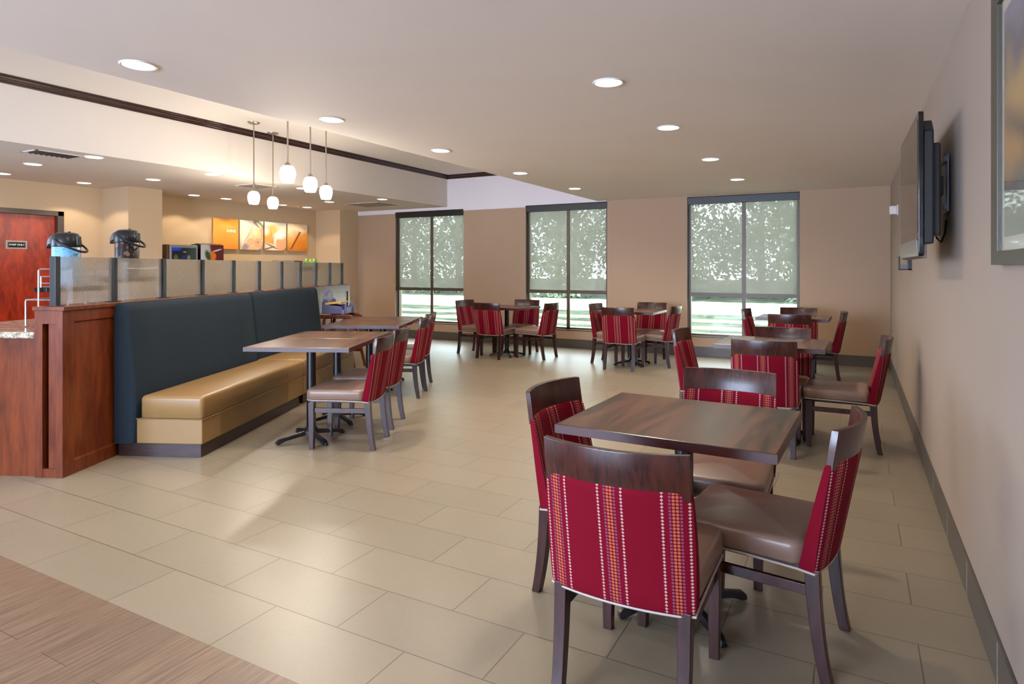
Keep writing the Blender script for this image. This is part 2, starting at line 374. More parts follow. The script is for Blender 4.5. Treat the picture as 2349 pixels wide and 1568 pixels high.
def tag(o, label=None, cat=None, group=None, kind=None):
    if label: o['label'] = label
    if cat: o['category'] = cat
    if group: o['group'] = group
    if kind: o['kind'] = kind
    return o
def thing(name, label, cat, loc=(0, 0, 0), rotz=0, group=None):
    o = bpy.data.objects.new(name, None); C.objects.link(o); o.location = loc; o.rotation_euler = (0, 0, rotz)
    o.empty_display_size = .1
    return tag(o, label, cat, group)
def dup(root, loc, rotz, label, group=None):
    def cp(o, par):
        c = o.copy(); C.objects.link(c)
        if par is not None: c.parent = par
        for ch in o.children: cp(ch, c)
        return c
    r = cp(root, None); r.location = loc; r.rotation_euler = (0, 0, rotz); r['label'] = label
    if group: r['group'] = group
    return r
def struct(name, mb, mat, label=None, **kw):
    o = mb.build(name, mat, **kw); o['kind'] = 'structure'
    if label: o['label'] = label; 
    return o
def text_mesh(name, s, size, mat, parent=None, loc=(0, 0, 0), rot=(0, 0, 0), ext=.0006, align='CENTER'):
    cu = bpy.data.curves.new('t', 'FONT'); cu.body = s; cu.size = size; cu.align_x = align; cu.align_y = 'CENTER'; cu.extrude = ext; cu.offset = size * .012
    tmp = bpy.data.objects.new('t', cu); C.objects.link(tmp)
    dg = bpy.context.evaluated_depsgraph_get()
    me = bpy.data.meshes.new_from_object(tmp.evaluated_get(dg)); bpy.data.objects.remove(tmp)
    me.materials.clear(); me.materials.append(M[mat]); me.name = name
    me.transform(Matrix.Translation(Vector(loc)) @ Matrix.Rotation(rot[2], 4, 'Z') @ Matrix.Rotation(rot[0], 4, 'X'))
    o = bpy.data.objects.new(name, me); C.objects.link(o)
    if parent is not None: o.parent = parent
    return o

# ------------------------------------------------------------------ room shell
YB = -5.0
struct('floor', MB().box((XK - .2, 1.567, -.1), (XR + .2, YW + .2, 0)), 'floor_tile')
struct('floor_wood', MB().box((XK - .2, YB - .2, -.1), (XR + .2, 1.567, 0)), 'floor_plank')
struct('wall_right', MB().box((XR, YB - .2, 0), (XR + .2, YW + .25, 3.5)), 'wall_right')
struct('ceiling', MB().box((XE, YB - .2, ZC), (XR, YW, 3.5)), 'ceiling_white')
struct('ceiling_tray', MB().box((XS - .05, YB - .2, ZT), (XE, YW, 3.5)), 'ceiling_white')
struct('ceiling_kitchen', MB().box((XK - .2, YB - .2, ZL), (XS, YW, 3.5)), 'kitchen_ceiling')
WN = [(-8.38, -6.705), (-5.35, -3.77), (-2.405, -.734)]
WZ0, WZ1 = .31, 2.565
mb = MB(); ww = [(XK - .2, WN[0][0]), (WN[0][1], WN[1][0]), (WN[1][1], WN[2][0]), (WN[2][1], XR)]
for a, b in ww: mb.box((a, YW, 0), (b, YW + .22, 3.5))
for a, b in WN: mb.box((a, YW, 0), (b, YW + .22, WZ0)); mb.box((a, YW, WZ1), (b, YW + .22, 3.5))
struct('wall_window', mb, 'wall_tan')
mb = MB(); mb.box((-9.38, YW - .014, 2.535), (-8.38, YW, 3.3)); mb.box((-6.705, YW - .014, 2.535), (-5.35, YW, 3.3)); mb.box((-8.38, YW - .014, WZ1), (-6.705, YW, 3.3))
mb.box((-5.35, YW - .014, WZ1), (-3.77, YW, 3.3))
struct('trim_1', mb, 'bulkhead')
# kitchen wall with door opening
DY0, DY1, DZ = 3.93, 4.955, 2.17
mb = MB(); mb.box((XK - .2, YB - .2, 0), (XK, DY0, 3.5)); mb.box((XK - .2, DY1, 0), (XK, YW + .2, 3.5)); mb.box((XK - .2, DY0, DZ), (XK, DY1, 3.5))
struct('wall_kitchen', mb, 'kitchen_wall')
struct('wall_pier', MB().box((XK, 5.56, 0), (-9.41, 6.08, ZL)), 'kitchen_wall')
struct('wall_return', MB().box((XK, 9.90, 0), (-9.38, YW, ZL)), 'kitchen_wall')
# wall behind the camera with the lobby windows
mb = MB(); mb.box((XK, YB - .2, 0), (-5.7, YB, 3.5)); mb.box((-1.1, YB - .2, 0), (XR, YB, 3.5)); mb.box((-5.7, YB - .2, 0), (-1.1, YB, .5)); mb.box((-5.7, YB - .2, 2.6), (-1.1, YB, 3.5))
struct('wall_back', mb, 'wall_tan')
# baseboards
def bb(name, a, b): struct(name, MB().box(a, b), 'base_tile', bevel=.002, seg=1)
bb('baseboard_right', (XR - .012, YB, 0), (XR, YW, .155)); bb('baseboard_window', (-9.38, YW - .012, 0), (XR - .012, YW, .155))
bb('baseboard_back', (XK, YB, 0), (XR - .012, YB + .012, .155))
mb = MB(); k = 0; y = -4.7
while y < 10.3: mb.box((XR - .0128, y, .002), (XR - .012, y + .0025, .153)); y += .671
struct('trim_grout', mb, 'piping')
# crown moulding in the tray
def crown_profile(): return [(0, 0), (.006, 0), (.010, .016), (.022, .02), (.026, .036), (.040, .044), (.044, .058), (.058, .062), (.060, .078), (0, .078)]
mb = MB(); p = crown_profile(); z0 = ZT - .078
mb.prism([(XS + a, z0 + b) for a, b in p], 'y', YB, YW - .014)
mb.prism([(XE - a, z0 + b) for a, b in p], 'y', YB, YW - .014)
mb.prism([(YW - .014 - a, z0 + b) for a, b in p], 'x', XS, XE)
struct('trim_crown', mb, 'crown_wood')

# windows
GLY = YW + .10
for i, (a, b) in enumerate(WN):
    wr = bpy.data.objects.new('window_%d' % (i + 1), None); C.objects.link(wr); wr['kind'] = 'structure'
    mb = MB(); fy0, fy1 = GLY - .03, GLY + .05; t = .045; xm = (a + b) / 2 + .03; zm = .99
    mb.box((a, fy0, WZ0), (a + t, fy1, WZ1)); mb.box((b - t, fy0, WZ0), (b, fy1, WZ1)); mb.box((a, fy0, WZ0), (b, fy1, WZ0 + t)); mb.box((a, fy0, WZ1 - t), (b, fy1, WZ1))
    mb.box((xm - .03, fy0, WZ0), (xm + .03, GLY - .010, WZ1)); mb.box((a + t, fy0 + .002, zm - .03), (xm - .03, GLY - .011, zm + .03)); mb.box((xm + .03, fy0 + .002, zm - .03), (b - t, GLY - .011, zm + .03))
    mb.build('window_frame', 'frame_bronze', wr)
    for (xa, xb) in ((a + t, xm - .03), (xm + .03, b - t)):
        for (za, zb) in ((WZ0 + t, zm - .03), (zm + .03, WZ1 - t)):
            MB().box((xa, GLY, za), (xb, GLY + .006, zb)).build('pane', 'window_glass', wr)
    sl = MB().box((a, YW - .004, WZ0 - .006), (b, GLY - .03, WZ0 + .012)).build('window_sill', 'frame_bronze', wr)
    br = thing('roller_blind', ['pale roller blind half drawn over the leftmost window, beyond the end of the booth', 'pale roller blind half drawn over the middle window', 'pale roller blind half drawn over the window nearest the television wall'][i], 'blind', ((a + b) / 2, YW + .03, 0), 0, 'roller blinds on the three tall windows')
    hw = (b - a) / 2
    MB().box((-hw + .002, -.035, 2.445), (hw - .002, .045, 2.555)).build('valance', 'valance', br, bevel=.004)
    FY = GLY - YW - .03 - .008
    MB().box((-hw + .047, FY, 1.0), (hw - .047, FY + .0015, 2.52)).build('shade_fabric', 'solar_shade', br)
    MB().box((-hw + .047, FY - .001, .985), (hw - .047, FY + .005, 1.003)).build('hem_bar', 'blind_bar', br, bevel=.003)
    MB().box((-hw + .001, -.012, WZ0 + .02), (-hw + .014, .016, 2.45)).build('side_track', 'blind_bar', br)
    mb = MB(); mb.tube([(hw - .012, -.03, 2.45), (hw - .012, -.03, .92)], .0022, 6); mb.lathe([(.006, .90), (.008, .915), (.006, .93)], (hw - .012, -.03), 8)
    mb.build('pull_chain', 'nickel', br)

# kitchen door
dr = bpy.data.objects.new('door_1', None); C.objects.link(dr); dr['kind'] = 'structure'
MB().box((XK - .09, DY0 + .02, .005), (XK - .05, DY1 - .02, DZ - .01)).build('door_leaf', 'door_cherry', dr, bevel=.002)
mb = MB(); fw = .06
mb.box((XK - .12, DY1 - .02, 0), (XK + .012, DY1 + fw, DZ + fw)); mb.box((XK - .12, DY0 - fw, 0), (XK + .012, DY0 + .02, DZ + fw)); mb.box((XK - .12, DY0 - fw, DZ - .01), (XK + .012, DY1 + fw, DZ + fw))
mb.build('door_frame', 'door_frame', dr, bevel=.004)
mb = MB(); mb.tube([(XK - .05, DY0 + .09, 1.0), (XK + .01, DY0 + .09, 1.0), (XK + .015, DY0 + .2, 1.0)], .01, 8); mb.build('door_handle', 'nickel', dr, smooth=True)
sg = thing('door_sign', 'small black and silver STAFF ONLY sign on the cherry door', 'sign', (XK - .05, 4.45, 1.735), 0)
MB().box((0, -.125, -.055), (.004, .125, .055)).build('plate', 'silver', sg, bevel=.001)
MB().box((.004, -.112, -.042), (.005, .112, .042)).build('inner_panel', 'black_gloss', sg)
mb = MB(); 
for sx in (-1, 1): mb.box((.005, sx * .104 - .003, -.036), (.006, sx * .104 + .003, .036))
for sz in (-1, 1): mb.box((.005, -.105, sz * .035 - .0015), (.006, .105, sz * .035 + .0015))
mb.build('border', 'silver', sg)
text_mesh('lettering', 'STAFF ONLY', .032, 'letter_white', sg, (.0065, 0, 0), (R(90), 0, R(90)))

# ------------------------------------------------------------------ ceiling fixtures
def make_downlight(label, loc, group, power, size, blend):
    t = thing('downlight', label, 'ceiling light', loc, 0, group)
    mb = MB(); n = 32
    prof = [(.096, 0), (.097, -.004), (.092, -.008), (.084, -.006), (.083, 0)]
    mb.loft([[(r * math.cos(2 * PI * k / n), r * math.sin(2 * PI * k / n), z) for k in range(n)] for r, z in prof], cap=False, closed=True)
    mb.build('trim_ring', 'trim_white', t, smooth=True)
    MB().lathe([(.084, -.001), (.084, -.004)], n=32).build('lens', 'lamp_lens', t)
    return t
def bulb(t, z, power, size, blend, col=WARM):
    l = bpy.data.lights.new('bulb', 'SPOT'); l.energy = power; l.spot_size = R(size); l.spot_blend = blend; l.shadow_soft_size = .05; l.color = col
    o = bpy.data.objects.new('bulb', l); C.objects.link(o); o.parent = t; o.location = (0, 0, z)
dl = make_downlight('', (0, 0, 0), '', 1, 1, 1)
first = [True]
def downlight(x, y, z, label, group, power, size=150, blend=.9):
    if first[0]:
        first[0] = False; t = dl; t.location = (x, y, z); tag(t, label, None, group)
    else:
        t = dup(dlproto, (x, y, z), 0, label, group)
    return t
dlproto = dl
pend_l = []
near = ['nearest', 'second', 'third', 'fourth', 'farthest']
for i, y in enumerate((2.19, 3.72, 5.21, 6.91, 8.63)):
    pend_l.append((downlight(-3.61, y, ZC, '%s round downlight of the row along the edge of the dining room ceiling' % near[i], 'downlights in the dining room ceiling', P_SPOT), P_SPOT, 152, 1.0))
for i, y in enumerate((3.79, 5.25, 6.99, 8.75)):
    pend_l.append((downlight(-1.36, y, ZC, '%s round downlight of the row nearer the television wall' % (['nearest', 'second', 'third', 'farthest'][i]), 'downlights in the dining room ceiling', P_SPOT), P_SPOT, 152, 1.0))
for x, y in ((-1.36, 2.25), (-3.61, .7), (-1.36, .7), (-2.5, -1.5)):
    pend_l.append((downlight(x, y, ZC, 'round downlight in the ceiling behind the photographer', 'downlights behind the photographer', P_SPOT), P_SPOT * .28, 150, .9))
kl = [((-8.37, 3.85), 'nearest downlight of the middle row in the kitchen ceiling, beside the air vent'), ((-7.26, 3.92), 'downlight of the outer row in the kitchen ceiling, just beyond the air vent'),
      ((-9.55, 4.05), 'leftmost downlight close to the wall over the cherry door'), ((-9.58, 5.04), 'downlight close to the wall between the cherry door and the pier'),
      ((-8.40, 5.3), 'second downlight of the middle row in the kitchen ceiling'), ((-7.26, 5.36), 'downlight of the outer row left of the hanging pendants'),
      ((-9.6, 6.75), 'first downlight along the wall beyond the pier'), ((-9.6, 7.36), 'second downlight along the wall, above the orange poster'),
      ((-9.6, 7.93), 'third downlight along the wall, behind the leftmost pendant'), ((-9.6, 8.59), 'fourth downlight along the wall, right of the pendants'),
      ((-9.55, 9.16), 'last downlight along the wall, above the wheat poster'), ((-7.27, 8.71), 'farthest downlight of the outer row, beyond the ceiling grille'),
      ((-8.41, 8.6), 'farthest downlight of the middle row, before the ceiling grille'), ((-7.34, 6.95), 'downlight partly behind the fourth pendant')]
for (x, y), lab in kl:
    wallw = x < -9
    pend_l.append((downlight(x, y, ZL, lab, 'downlights in the kitchen ceiling', P_KIT), P_KIT * (1.25 if wallw else .5), 120 if wallw else 120, .22 if wallw else .5))
for t, p, s_, b_ in pend_l: bulb(t, -.02, p, s_, b_, KWARM if t.location.z > 2.6 else WARM)

# pendants
def pendant(loc, zt, label):
    t = thing('pendant_lamp', label, 'pendant light', loc, 0, 'frosted glass pendants over the booth')
    L = ZT - zt
    MB().lathe([(.005, L - .022), (.05, L - .020), (.074, L - .008), (.075, L)], n=28).build('canopy', 'nickel', t, smooth=True)
    MB().tube([(0, 0, .02), (0, 0, L - .01)], .0075, 10).build('stem', 'nickel', t, smooth=True)
    MB().lathe([(.03, -.012), (.028, .0), (.018, .016), (.008, .026)], n=20).build('socket_cap', 'nickel', t, smooth=True)
    prof = [(.03, -.008), (.048, -.016), (.063, -.034), (.072, -.062), (.0735, -.088), (.069, -.118), (.060, -.15), (.053, -.168), (.049, -.166), (.056, -.148), (.065, -.116), (.0685, -.088), (.067, -.063), (.058, -.037), (.04, -.02), (.02, -.014)]
    MB().lathe(prof, n=32, cap=False).build('glass_shade', 'shade_glow', t, smooth=True)
    l = bpy.data.lights.new('bulb', 'POINT'); l.energy = P_PEND; l.shadow_soft_size = .05; l.color = WARM
    o = bpy.data.objects.new('bulb', l); C.objects.link(o); o.parent = t; o.location = (0, 0, -.24)
    return t
ordn = ['leftmost pendant lamp with frosted glass shade hanging over the serving counter', 'pendant lamp with the lowest looking shade, second from the left',
        'pendant lamp with the largest and highest looking shade, third from the left', 'fourth pendant lamp from the left, between the large one and the rightmost', 'rightmost pendant lamp with frosted glass shade']
for i, (x, y) in enumerate(((-6.63, 5.48), (-6.92, 6.03), (-4.68, 4.25), (-5.05, 4.89), (-5.42, 5.49))):
    pendant((x, y, 2.385), 2.385, ordn[i])

# ceiling vents, sprinkler
def vent(x, y, lx, ly, label, mat, rot=0, n=7):
    t = thing('ceiling_vent', label, 'air vent', (x, y, ZL), rot)
    mb = MB(); mb.box((-lx, -ly, -.006), (lx, -ly + .03, 0)); mb.box((-lx, ly - .03, -.006), (lx, ly, 0)); mb.box((-lx, -ly, -.006), (-lx + .03, ly, 0)); mb.box((lx - .03, -ly, -.006), (lx, ly, 0))
    mb.build('frame', 'trim_white', t, bevel=.001)
    MB().box((-lx + .03, -ly + .03, -.002), (lx - .03, ly - .03, -.0005)).build('backing', 'vent_dark', t)
    for k in range(n):
        yy = -ly + .04 + (2 * ly - .08) * (k + .5) / n
        MB().prism([(yy - .012, -.001), (yy - .010, -.001), (yy + .010, -.012), (yy + .008, -.012)], 'x', -lx + .03, lx - .03).build('slat', mat, t)
vent(-7.45, 3.62, .15, .24, 'dark slatted air vent in the kitchen ceiling near the crown moulding', 'vent_dark', 0, 8)
vent(-7.75, 6.45, .22, .22, 'pale square air diffuser in the kitchen ceiling behind the pendants', 'vent_brown', 0, 6)
vent(-8.05, 9.35, .42, .32, 'large brownish return grille in the kitchen ceiling near the window wall', 'vent_brown', 0, 14)
t = thing('sprinkler_head', 'small metal sprinkler head in the kitchen ceiling below the fourth pendant', 'sprinkler', (-7.75, 7.35, ZL))
MB().lathe([(.03, 0), (.03, -.004), (.008, -.006), (.008, -.03)], n=16).build('stem', 'nickel', t, smooth=True)
MB().lathe([(.022, -.040), (.022, -.037), (.004, -.034)], n=16).build('deflector', 'nickel', t)

# ------------------------------------------------------------------ chair
def make_chair():
    t = thing('dining_chair', '', 'chair')
    W = .235
    MB().pad(-.232, .232, -.20, .272, .388, .472, .05, .028, .016).build('seat', 'vinyl_taupe', t, smooth=True, angle=60)
    MB().box((-.205, -.215, .366), (.205, .245, .389)).build('seat_frame', 'walnut', t, bevel=.003)
    def yr(x, z):           # rear face of the back: leans back, hollow towards the sitter
        q = (z - .37) / .505
        return -.272 - .098 * q + .058 * (x / W) ** 2 * (.55 + .45 * q)
    def th(z): 
        q = max(0, min(1, (z - .37) / .40)); return .034 * (1 - q) + .036
    nx = 16; rings = []
    zs = [.372, .376, .39, .43, .48, .54, .60, .66, .71, .745, .762, .768]
    ins = [.010, .004, .0, 0, 0, 0, 0, 0, 0, 0, .003, .009]
    for z, e in zip(zs, ins):
        hw = W + .006 * math.sin((z - .37) / .4 * PI) - e; T = th(z); r = []
        for k in range(nx + 1):
            x = -hw + 2 * hw * k / nx; ed = .010 * (abs(x) / hw) ** 14; r.append((x, yr(x, z) + e + ed, z))
        for k in range(nx, -1, -1):
            x = -hw + 2 * hw * k / nx; ed = .008 * (abs(x) / hw) ** 14; r.append((x, yr(x, z) + T - e - ed, z))
        rings.append(r)
    MB().loft(rings).build('backrest', 'fabric_red', t, smooth=True, angle=50)
    rings = []
    for z in (.735, .80, .872, .876):
        e = .002 if z > .873 else 0; hw = W - .001 - e; r = []
        for k in range(nx + 1):
            x = -hw + 2 * hw * k / nx; r.append((x, yr(x, z) + .004 + e, z))
        for k in range(nx, -1, -1):
            x = -hw + 2 * hw * k / nx; r.append((x, yr(x, z) + .028 - e, z))
        rings.append(r)
    MB().loft(rings).build('back_rail', 'walnut', t, smooth=True, bevel=.002, seg=2)
    # welt along the lower edge of seat and back
    hw = W - .001; pts = [(hw, .0, .386), (hw, .20, .386), (hw - .02, .258, .386), (hw - .05, .272, .386), (0, .275, .386), (-hw + .05, .272, .386), (-hw + .02, .258, .386), (-hw, .20, .386), (-hw, 0, .386)]
    pts += [(-hw, -.18, .380), (-hw - .001, yr(hw, .37) + .008, .374)]
    pts += [(-hw + 2 * hw * k / 10, yr(-hw + 2 * hw * k / 10, .37) + .006, .371) for k in range(1, 10)]
    pts += [(hw + .001, yr(hw, .37) + .008, .374), (hw, -.18, .380)]
    MB().tube(pts, .0042, 6, closed=True).build('welt', 'piping', t, smooth=True)
    for sx in (-1, 1):
        x = sx * .203; r = []
        for z, h, y in ((0, .0175, .226), (.2, .021, .226), (.37, .023, .226)):
            r.append([(x - h, y - h, z), (x + h, y - h, z), (x + h, y + h, z), (x - h, y + h, z)])
        MB().loft(r).build('leg', 'walnut_v', t, bevel=.003)
        r = []
        for k in range(9):
            q = k / 8; z = .385 * (1 - q); y = -.222 - .045 * q ** 2.3 - .004 * math.sin(q * PI); h = .0245 - .006 * q; wx = .021 - .002 * q
            r.append([(x - wx, y - h, z), (x + wx, y - h, z), (x + wx, y + h, z), (x - wx, y + h, z)])
        MB().loft(r).build('leg', 'walnut_v', t, smooth=True, bevel=.003, angle=50)
        MB().box((x - .009, -.215, .285), (x + .009, .215, .322)).build('stretcher', 'walnut', t, bevel=.002)
    return t
chair0 = make_chair(); used = [0]
def chair(x, y, deg, label, group):
    if not used[0]:
        used[0] = 1; c = chair0; c.location = (x, y, 0); c.rotation_euler = (0, 0, R(deg)); tag(c, label, None, group); return c
    return dup(chair0, (x, y, 0), R(deg), label, group)
G1 = 'chairs at the nearest square table'; K = 'red striped dining chair, '
chair(-.655, 2.17, 0, K + 'back to the camera, nearest of all', G1)
chair(-.585, 3.22, 181, K + 'on the far side of the nearest table', G1)
chair(-.95, 2.70, -95, K + 'on the left of the nearest table', G1)
chair(-.325, 2.66, 83, K + 'on the right of the nearest table, by the wall', G1)
G2 = 'chairs at the second table along the right wall'
chair(-.61, 5.42, 0, K + 'back to the camera at the second table by the wall', G2)
chair(-.575, 5.97, 182, K + 'on the far side of the second table by the wall', G2)
chair(-1.06, 5.66, -93, K + 'left of the second table, its orange lit back turned away', G2)
chair(-.10, 5.79, 90, K + 'right of the second table, closest to the wall baseboard', G2)
G3 = 'chairs at the far table before the right window'
chair(-.68, 8.40, 0, K + 'on the camera side of the far right table', G3)
chair(-.68, 9.24, 181, K + 'behind the far right table, against the window wall', G3)
chair(-.97, 8.88, -93, K + 'left of the far right table, in front of the right window', G3)
chair(-.44, 8.92, 92, K + 'right of the far right table in the corner', G3)
G4 = 'chairs at the table between middle and right window'
chair(-2.88, 8.70, 0, K + 'back to camera, table between middle and right windows', G4)
chair(-2.81, 9.55, 180, K + 'against the wall between the middle and right windows', G4)
chair(-3.19, 9.13, -93, K + 'left side of the table between the middle and right windows', G4)
chair(-2.57, 9.20, 87, K + 'right of the table between middle and right windows', G4)
G5 = 'chairs at the table between left and middle window'
chair(-5.03, 8.82, -3, K + 'back to camera, table between left and middle windows', G5)
chair(-4.93, 9.40, 181, K + 'against the wall between the left and middle windows', G5)
chair(-5.53, 9.07, -97, K + 'left side of the table between the left and middle windows', G5)
chair(-4.47, 9.08, 86, K + 'right side of the table between the left and middle windows', G5)
G6 = 'chairs facing the booth'; D = math.degrees(A)
for s_, n_, lab in ((1.0, 1.635, 'nearest of the four facing the booth'), (1.63, 1.615, 'second of the four facing the booth'), (2.97, 1.555, 'third of the four facing the booth'), (3.53, 1.50, 'farthest of the four facing the booth')):
    p = B(s_, n_); chair(p.x, p.y, D + 90, K + lab, G6)

# ------------------------------------------------------------------ tables
def make_table(hx, hy, name='dining_table'):
    t = thing(name, '', 'table')
    MB().box((-hx + .004, -hy + .004, .765), (hx - .004, hy - .004, .797)).build('tabletop', 'table_wood', t, bevel=.002)
    mb = MB(); o = [(-hx, -hy), (hx, -hy), (hx, hy), (-hx, hy)]; i = [(-hx + .004, -hy + .004), (hx - .004, -hy + .004), (hx - .004, hy - .004), (-hx + .004, hy - .004)]
    rings = [[(p[0], p[1], .762) for p in o], [(p[0], p[1], .7955) for p in o], [(p[0], p[1], .7968) for p in i], [(p[0], p[1], .762) for p in i]]
    mb.loft(rings, cap=False, closed=True); mb.build('edge_band', 'table_edge', t)
    MB().lathe([(.038, .05), (.038, .745)], n=24).build('column', 'black_iron', t, smooth=True)
    mb = MB(); mb.box((-.14, -.02, .745), (.14, .02, .766)); mb.box((-.02, -.14, .745), (.02, .14, .766)); mb.build('top_plate', 'black_iron', t)
    MB().lathe([(.062, .045), (.062, .075), (.045, .095), (.038, .11)], n=24).build('hub', 'black_iron', t, smooth=True)
    for k in range(4):
        a = R(45 + 90 * k); c_, s_ = math.cos(a), math.sin(a); rings = []
        for q, w_, h0, h1 in ((.03, .024, .045, .078), (.12, .022, .034, .064), (.22, .020, .022, .05), (.275, .019, .004, .04), (.295, .015, .004, .022)):
            rings.append([(q * c_ - w_ * s_, q * s_ + w_ * c_, h0), (q * c_ + w_ * s_, q * s_ - w_ * c_, h0), (q * c_ + w_ * .6 * s_, q * s_ - w_ * .6 * c_, h1), (q * c_ - w_ * .6 * s_, q * s_ + w_ * .6 * c_, h1)])
        mb = MB().loft(rings); mb.lathe([(.013, 0), (.013, .012)], (.275 * c_, .275 * s_), 12); mb.build('foot', 'black_iron', t, bevel=.003)
    return t
tb = make_table(.415, .375)
TL = 'square dark wooden table on black pedestal, '
tb.location = (-.63, 2.68, 0); tb.rotation_euler = (0, 0, R(-2)); tag(tb, TL + 'nearest to the camera', None, 'square tables for four')
for x, y, r_, lab in ((-.61, 5.76, -1, 'second along the right wall'), (-.69, 8.90, -1, 'farthest, by the right window'), (-2.89, 9.08, 0, 'between the middle and right windows'), (-4.96, 9.02, -4, 'between the left and middle windows')):
    dup(tb, (x, y, 0), R(r_), TL + lab, 'square tables for four')
tp = make_table(.425, .32, 'booth_table')
TL = 'narrow wooden table pushed beside another at the booth, '
for i, (s_, n_, lab) in enumerate(((1.085, 1.245, 'nearest'), (1.735, 1.235, 'second, touching the nearest'), (2.985, 1.165, 'third'), (3.635, 1.145, 'farthest, beside the high chair'))):
    p = B(s_, n_ + .045)
    if i == 0: tp.location = p; tp.rotation_euler = (0, 0, A); tag(tp, TL + lab, None, 'tables at the booth')
    else: dup(tp, p, A + R((0, .4, -.5, .6)[i]), TL + lab, 'tables at the booth')

# ------------------------------------------------------------------ partition, booth, buffet (local: x = n towards the room, y = s along, z)
pt = thing('partition_wall', 'cherry wood half wall with panelled face and frosted glass screen behind the booth', 'partition', P0, A)
LP = 5.95; TH = .20
mb = MB(); mb.box((-TH + .012, .10, 0), (-.012, LP - .01, 1.13)); mb.build('core', 'cherry', pt)
mb = MB()
# room side: stiles and rails
mb.box((-.012, 0, 0), (.0, LP, .09)); mb.box((-.012, 0, 1.05), (.0, LP, 1.13))
for s_ in (0, .95, 1.9, 2.85, 3.8, 4.35, 5.15, LP - .09): mb.box((-.0125, s_, .0), (.0005, s_ + .09, 1.13))
mb.build('panel_frame', 'cherry', pt, bevel=.0015)
mb = MB(); mb.prism([(-.012, .09), (-.003, .09), (-.012, .101)], 'y', .09, .95); mb.prism([(-.012, 1.05), (-.003, 1.05), (-.012, 1.04)], 'y', .09, .95); mb.build('panel_bead', 'cherry', pt)
# end post: outer stiles with a deep slot
mb = MB(); mb.box((-.05, -.006, 0), (-.0005, .10, 1.13)); mb.box((-TH, -.006, 0), (-.145, .10, 1.13)); mb.box((-.145, -.006, 1.04), (-.05, .10, 1.13)); mb.box((-.145, -.003, .0), (-.05, .10, .06)); mb.box((-.112, .008, .06), (-.05, .10, 1.04))
mb.build('end_post', 'cherry', pt, bevel=.0015)
MB().box((-TH - .012, -.014, 1.13), (.014, LP + .01, 1.158)).build('cap', 'cherry', pt, bevel=.003)
PS = [.05, .62, 1.24, 1.845, 2.44, 3.02, 3.62, 4.2, 4.75, 5.31, 5.86]; PN = -.10
for i, s_ in enumerate(PS):
    f = MB().box((PN - .022, s_ - .022, 1.158), (PN + .022, s_ + .022, 1.499)).build('screen_post', 'post_black', pt, bevel=.002)
    MB().box((PN - .045, s_ - .032, 1.158), (PN + .045, s_ + .032, 1.163)).build('base_plate', 'post_black', f, bevel=.001)
    if i < 10:
        MB().box((PN - .004, s_ + .023, 1.166), (PN + .004, PS[i + 1] - .023, 1.497)).build('glass_panel', 'frosted_glass', pt)

bu = thing('serving_counter', 'wooden serving counter with speckled granite top behind the half wall', 'counter', P0, A)
MB().box((-1.12, .02, .0), (-TH - .002, LP - .05, .94)).build('cabinet', 'cherry', bu, bevel=.002)
MB().box((-1.16, -.012, .94), (-TH - .002, LP - .02, .985)).build('worktop', 'granite', bu, bevel=.012, seg=3)

def banquette():
    t = thing('booth_bench', 'long booth bench with gold vinyl seat and navy fabric back against the half wall', 'booth seat', P0, A)
    for s0, s1 in ((.485, 2.475), (2.49, 4.32)):
        # back: profile in (n, z) swept along s with rounded ends
        prof = [(.008, .10), (.158, .10), (.168, .16), (.170, .30), (.172, .42), (.162, .55), (.140, .75), (.118, .95), (.105, 1.09), (.092, 1.135), (.07, 1.152), (.04, 1.154), (.008, 1.145)]
        rings = []
        for k, (s_, e) in enumerate(((s0, .03), (s0 + .008, .012), (s0 + .028, 0), (s0 + .3, 0), ((s0 + s1) / 2, -.004), (s1 - .3, 0), (s1 - .028, 0), (s1 - .008, .012), (s1, .03))):
            rings.append([(max(.006, p[0] - e), s_, .10 + (p[1] - .10) * (1 - e * .6)) for p in prof])
        MB().loft(rings).build('backrest', 'navy_fabric', t, smooth=True, angle=55)
    for s0, s1 in ((.50, 2.395), (2.405, 4.05)):
        MB().pad(.20 if s0 < 1 else .17, .69, s0, s1, .288, .458, .03, .028, .010).build('seat_cushion', 'vinyl_gold', t, smooth=True, angle=60)
        MB().box((.172, s0, .10), (.686, s1, .284)).build('seat_box', 'vinyl_gold', t, bevel=.008, seg=3)
        mb = MB(); mb.tube([(.17, s0 - .001, .286), (.687, s0 - .001, .286), (.690, s0 + .01, .286), (.690, s1, .286)], .004, 6); mb.build('seam', 'vinyl_gold', t, smooth=True)
    MB().box((.02, .515, 0), (.668, 2.33, .10)).build('plinth', 'dark_base', t, bevel=.002)
    MB().box((.02, 2.43, 0), (.668, 4.04, .10)).build('plinth', 'dark_base', t, bevel=.002)
banquette()

